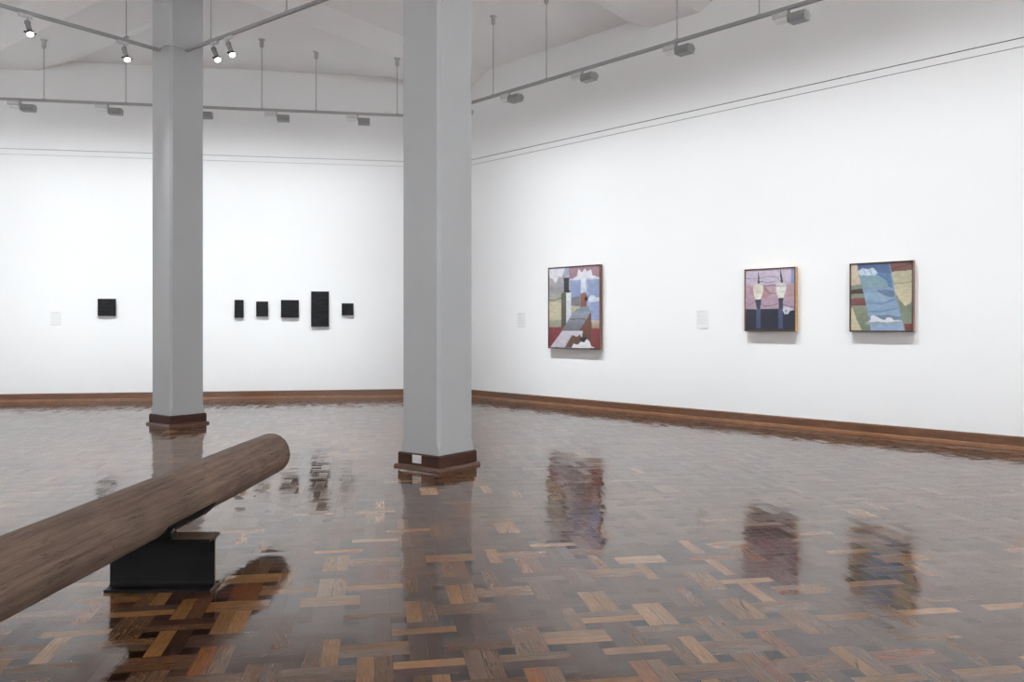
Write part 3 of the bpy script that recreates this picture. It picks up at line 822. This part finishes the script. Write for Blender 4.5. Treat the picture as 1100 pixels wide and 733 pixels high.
L3 = [
 (R4(-.1,-.1,1.1,1.1), (128,144,124)),
 ([(-.1,-.1),(.12,-.1),(.17,.3),(.1,.33),(-.1,.33)], ((218,196,168),(196,174,140)), .5),
 (R4(-.1,.31,.3,.40), (126,140,112)), ([(-.1,.39),(.30,.37),(.48,.40),(.42,.44),(-.1,.45)], ((92,58,50),(80,56,52)), 1),
 (R4(-.1,.45,.3,.52), (132,144,120)), ([(-.1,.52),(.26,.51),(.28,.62),(-.1,.63)], ((140,74,70),(112,56,54)), 1),
 (R4(-.1,.625,.5,1.1), ((140,146,116),(104,122,98))), ([(-.1,.64),(.03,.66),(.10,.85),(.18,1.0),(-.1,1.1)], ((214,198,150),(200,184,140)), 1),
 ([(.62,-.1),(1.1,-.1),(1.1,.125),(.68,.13)], ((150,96,84),(122,70,62)), 1), ([(.66,.07),(.85,.05),(1.1,.02),(1.1,.03),(.85,.065),(.66,.085)], (100,60,56), 1),
 ([(.67,.13),(1.1,.12),(1.1,.36),(.98,.60),(.90,.64),(.80,.55),(.70,.40)], ((186,180,140),(214,196,150)), 1),
 ([(.7,.31),(.85,.30),(1.1,.26),(1.1,.27),(.85,.315),(.7,.32)], (160,150,110), 1),
 ([(.80,.55),(.90,.64),(1.1,.60),(1.1,.90),(.86,.90)], ((120,136,110),(134,146,120)), 1), ([(.88,.90),(1.1,.88),(1.1,1.1),(.9,1.1)], (128,58,52), 1),
 ([(.09,-.1),(.61,-.1),(.68,.16),(.74,.48),(.88,.98),(.90,1.1),(.36,1.1),(.30,.80),(.22,.45),(.14,.18)], ((96,140,176),(140,172,210)), .5),
 ([(.10,-.1),(.61,-.1),(.67,.17),(.60,.16),(.40,.13),(.12,.10)], ((66,98,150),(74,108,156)), 1),
 ([(.40,.15),(.58,.14),(.66,.20),(.70,.38),(.62,.34),(.5,.28)], (74,120,168), 2),
 ([(.14,.13),(.42,.15),(.60,.26),(.62,.36),(.45,.36),(.2,.36)], ((112,158,178),(124,160,168)), 1),
 ([(.12,.09),(.20,.06),(.30,.08),(.38,.06),(.45,.14),(.40,.18),(.26,.17),(.16,.17)], (196,212,232), 1), ([(.2,.08),(.24,.15),(.26,.15),(.22,.08)], (130,165,210)), ([(.3,.08),(.35,.16),(.37,.16),(.32,.08)], (130,165,210)),
 ([(.44,.40),(.60,.39),(.72,.42),(.72,.50),(.52,.48)], (92,120,150), 1), ([(.22,.43),(.48,.44),(.70,.52),(.60,.56),(.26,.53)], (132,168,196), 1),
 ([(.26,.57),(.5,.59),(.74,.53),(.75,.56),(.5,.61),(.26,.59)], (96,138,170), 1), ([(.28,.70),(.5,.71),(.78,.66),(.79,.68),(.5,.735),(.29,.72)], (106,140,170), 1),
 ([(.30,.79),(.60,.76),(.84,.80),(.85,.84),(.32,.84)], (104,128,150), 1),
 ([(.26,.88),(.33,.85),(.34,.78),(.39,.77),(.44,.80),(.50,.83),(.56,.84),(.60,.80),(.68,.81),(.72,.85),(.84,.86),(.84,.88)], (218,220,232), 1),
 ([(.24,.875),(.86,.87),(.87,.90),(.24,.905)], (150,164,160), 1),
]
framed((2.305+3.362)/2, 1.527, 1.058, 1.262, 0.068, 'tall framed abstract painting of chimneys, clouds and a grey ramp over red ground', L1, wood_red, wood_dark)
framed((5.742+6.428)/2, 1.572, 0.686, 0.780, 0.074, 'framed painting of two cream torch shapes on blue stems over dark navy', L2, wood_oak, wood_dark)
framed((7.083+7.783)/2, 1.572, 0.700, 0.782, 0.066, 'framed abstract painting with a light blue diagonal band, furthest right on the right wall', L3, wood_brn, wood_dark)

# near-black panels on the back wall
def black_mat(name, kind):
    m = bpy.data.materials.new(name); m.use_nodes = True
    global N, L
    N = m.node_tree.nodes; L = m.node_tree.links; p = N['Principled BSDF']
    tc = nd('ShaderNodeTexCoord'); mp = nd('ShaderNodeMapping'); L.new(tc.outputs['Object'], mp.inputs[0])
    mp.inputs['Scale'].default_value = {'rows': (6, 6, 46), 'grid': (30, 30, 30), 'cols': (46, 6, 6)}[kind]
    n = nd('ShaderNodeTexNoise'); n.inputs['Scale'].default_value = 1.0; n.inputs['Detail'].default_value = 3; L.new(mp.outputs[0], n.inputs['Vector'])
    r = nd('ShaderNodeValToRGB'); L.new(n.outputs[0], r.inputs[0])
    r.color_ramp.elements[0].position = 0.35; r.color_ramp.elements[0].color = (0.004, 0.004, 0.005, 1)
    r.color_ramp.elements[1].position = 0.72; r.color_ramp.elements[1].color = (0.018, 0.0185, 0.020, 1)
    L.new(r.outputs[0], p.inputs['Base Color']); p.inputs['Roughness'].default_value = 0.7; p.inputs['Specular IOR Level'].default_value = 0.25
    b = nd('ShaderNodeBump'); b.inputs['Strength'].default_value = 0.4; b.inputs['Distance'].default_value = 0.003
    L.new(n.outputs[0], b.inputs['Height']); L.new(b.outputs[0], p.inputs['Normal'])
    return m
BMt = {k: black_mat('black_' + k, k) for k in ('rows', 'grid', 'cols')}
for s0, s1, z0_, z1_, kind, cols_, lb in [
    (5.683, 5.966, 1.411, 1.697, 'grid', 1, 'square black panel hanging alone on the back wall, left of the further column'),
    (3.642, 3.790, 1.385, 1.690, 'rows', 1, 'narrow upright black panel, nearest to the further column on the back wall'),
    (3.238, 3.436, 1.407, 1.665, 'rows', 1, 'smaller near-square black panel between the narrow upright one and the large square one'),
    (2.729, 3.027, 1.387, 1.691, 'rows', 1, 'large square black panel left of the tall black panel'),
    (2.222, 2.524, 1.233, 1.842, 'rows', 2, 'tallest black panel, made of two joined columns, on the back wall'),
    (1.804, 2.006, 1.431, 1.638, 'cols', 1, 'smallest square black panel, right of the tall black panel')]:
    w = s1-s0; h = z1_-z0_
    root = empty('black_panel', None, M=wall_frame('B', (s0+s1)/2, (z0_+z1_)/2))
    tag(root, lb, 'artwork', 'black panels on the back wall')
    mb = MB(); mb.box(-w/2+0.008, w/2-0.008, -0.02, -0.0, -h/2+0.008, h/2-0.008); mb.build('stretcher', M_black, root)
    for c_ in range(cols_):
        a = -w/2 + c_*w/cols_ + (0.001 if c_ else 0); b = -w/2 + (c_+1)*w/cols_ - (0.001 if c_ < cols_-1 else 0)
        mb = MB()
        # shallow stitched rows / columns standing in relief
        if kind == 'rows':
            nr = max(5, round(h/0.042))
            for r_ in range(nr):
                za = -h/2 + r_*h/nr; zb = za + h/nr
                mb.box(a, b, -0.030-0.002*random.random(), -0.0195, za+0.0006, zb-0.0006)
        elif kind == 'cols':
            nr = 6
            for r_ in range(nr):
                xa = a + r_*(b-a)/nr; mb.box(xa+0.0006, xa+(b-a)/nr-0.0006, -0.030-0.002*random.random(), -0.0195, -h/2, h/2)
        else:
            nr = 5
            for r_ in range(nr):
                for q_ in range(nr):
                    xa = a + r_*(b-a)/nr; za = -h/2 + q_*h/nr
                    mb.box(xa+0.0005, xa+(b-a)/nr-0.0005, -0.030-0.0015*random.random(), -0.0195, za+0.0005, za+h/nr-0.0005)
        mb.build('canvas', BMt[kind], root)

# printed wall labels (text too small to read: plain grey lines)
for wl, s, z, w, h, lb in [('B', 6.618, 1.367, 0.165, 0.228, 'small pale wall label left of the lone square black panel'),
                           ('R', 1.640, 1.343, 0.185, 0.240, 'small white wall label left of the chimney painting'),
                           ('R', 5.075, 1.333, 0.178, 0.245, 'small white wall label left of the torch painting')]:
    ys_ = [-h/2]; bands = []
    zt = h/2-0.022; lines = []
    for k in range(8 if wl == 'R' else 1):
        ln = random.uniform(0.6, 0.92) if k != 1 else 0.35
        lines.append((zt, zt+(0.006 if k == 0 else 0.003), ln)); zt -= 0.022
    lines.append((-h/2+0.004, -h/2+0.008, 0.98))
    lines.sort()
    vs = []; fs = []; ink = []
    def quad(x0, x1, z0_, z1_, dark_):
        n = len(vs); vs.extend([(x0, -0.004, z0_), (x1, -0.004, z0_), (x1, -0.004, z1_), (x0, -0.004, z1_)]); fs.append((n, n+1, n+2, n+3)); ink.append(dark_)
    zc_ = -h/2; xa = -w/2+0.012; xb = w/2-0.012
    for za, zb, ln in lines:
        quad(-w/2, w/2, zc_, za, 0); xm = xa+(xb-xa)*ln
        quad(-w/2, xa, za, zb, 0); quad(xa, xm, za, zb, 1); quad(xm, w/2, za, zb, 0); zc_ = zb
    quad(-w/2, w/2, zc_, h/2, 0)
    n = len(vs); vs += [(-w/2,0,-h/2),(w/2,0,-h/2),(w/2,0,h/2),(-w/2,0,h/2),(-w/2,-0.004,-h/2),(w/2,-0.004,-h/2),(w/2,-0.004,h/2),(-w/2,-0.004,h/2)]
    for f_ in ((0,3,2,1),(0,1,5,4),(1,2,6,5),(2,3,7,6),(3,0,4,7)): fs.append(tuple(n+i_ for i_ in f_)); ink.append(0)
    mb = MB(); mb.add(vs, fs)
    cd = mb.build('wall_label', [M_label, M_ink], None, fix=False)
    for pl, q in zip(cd.data.polygons, ink): pl.material_index = q
    cd.data.update(); cd.matrix_world = wall_frame(wl, s, z); tag(cd, lb, 'label', 'wall labels')

# ------------------------------------------------------------------ render look
w = bpy.data.worlds.new('world'); S.world = w; w.use_nodes = True
w.node_tree.nodes['Background'].inputs[0].default_value = (0.5, 0.5, 0.5, 1); w.node_tree.nodes['Background'].inputs[1].default_value = 0.0
S.view_settings.view_transform = 'Standard'; S.view_settings.look = 'None'; S.view_settings.gamma = 1; S.view_settings.use_curve_mapping = False
S.view_settings.exposure = -0.06
S.cycles.max_bounces = 12; S.cycles.diffuse_bounces = 8; S.cycles.sample_clamp_indirect = 6
S.cycles.use_denoising = True
S.cycles.denoising_prefilter = 'NONE'
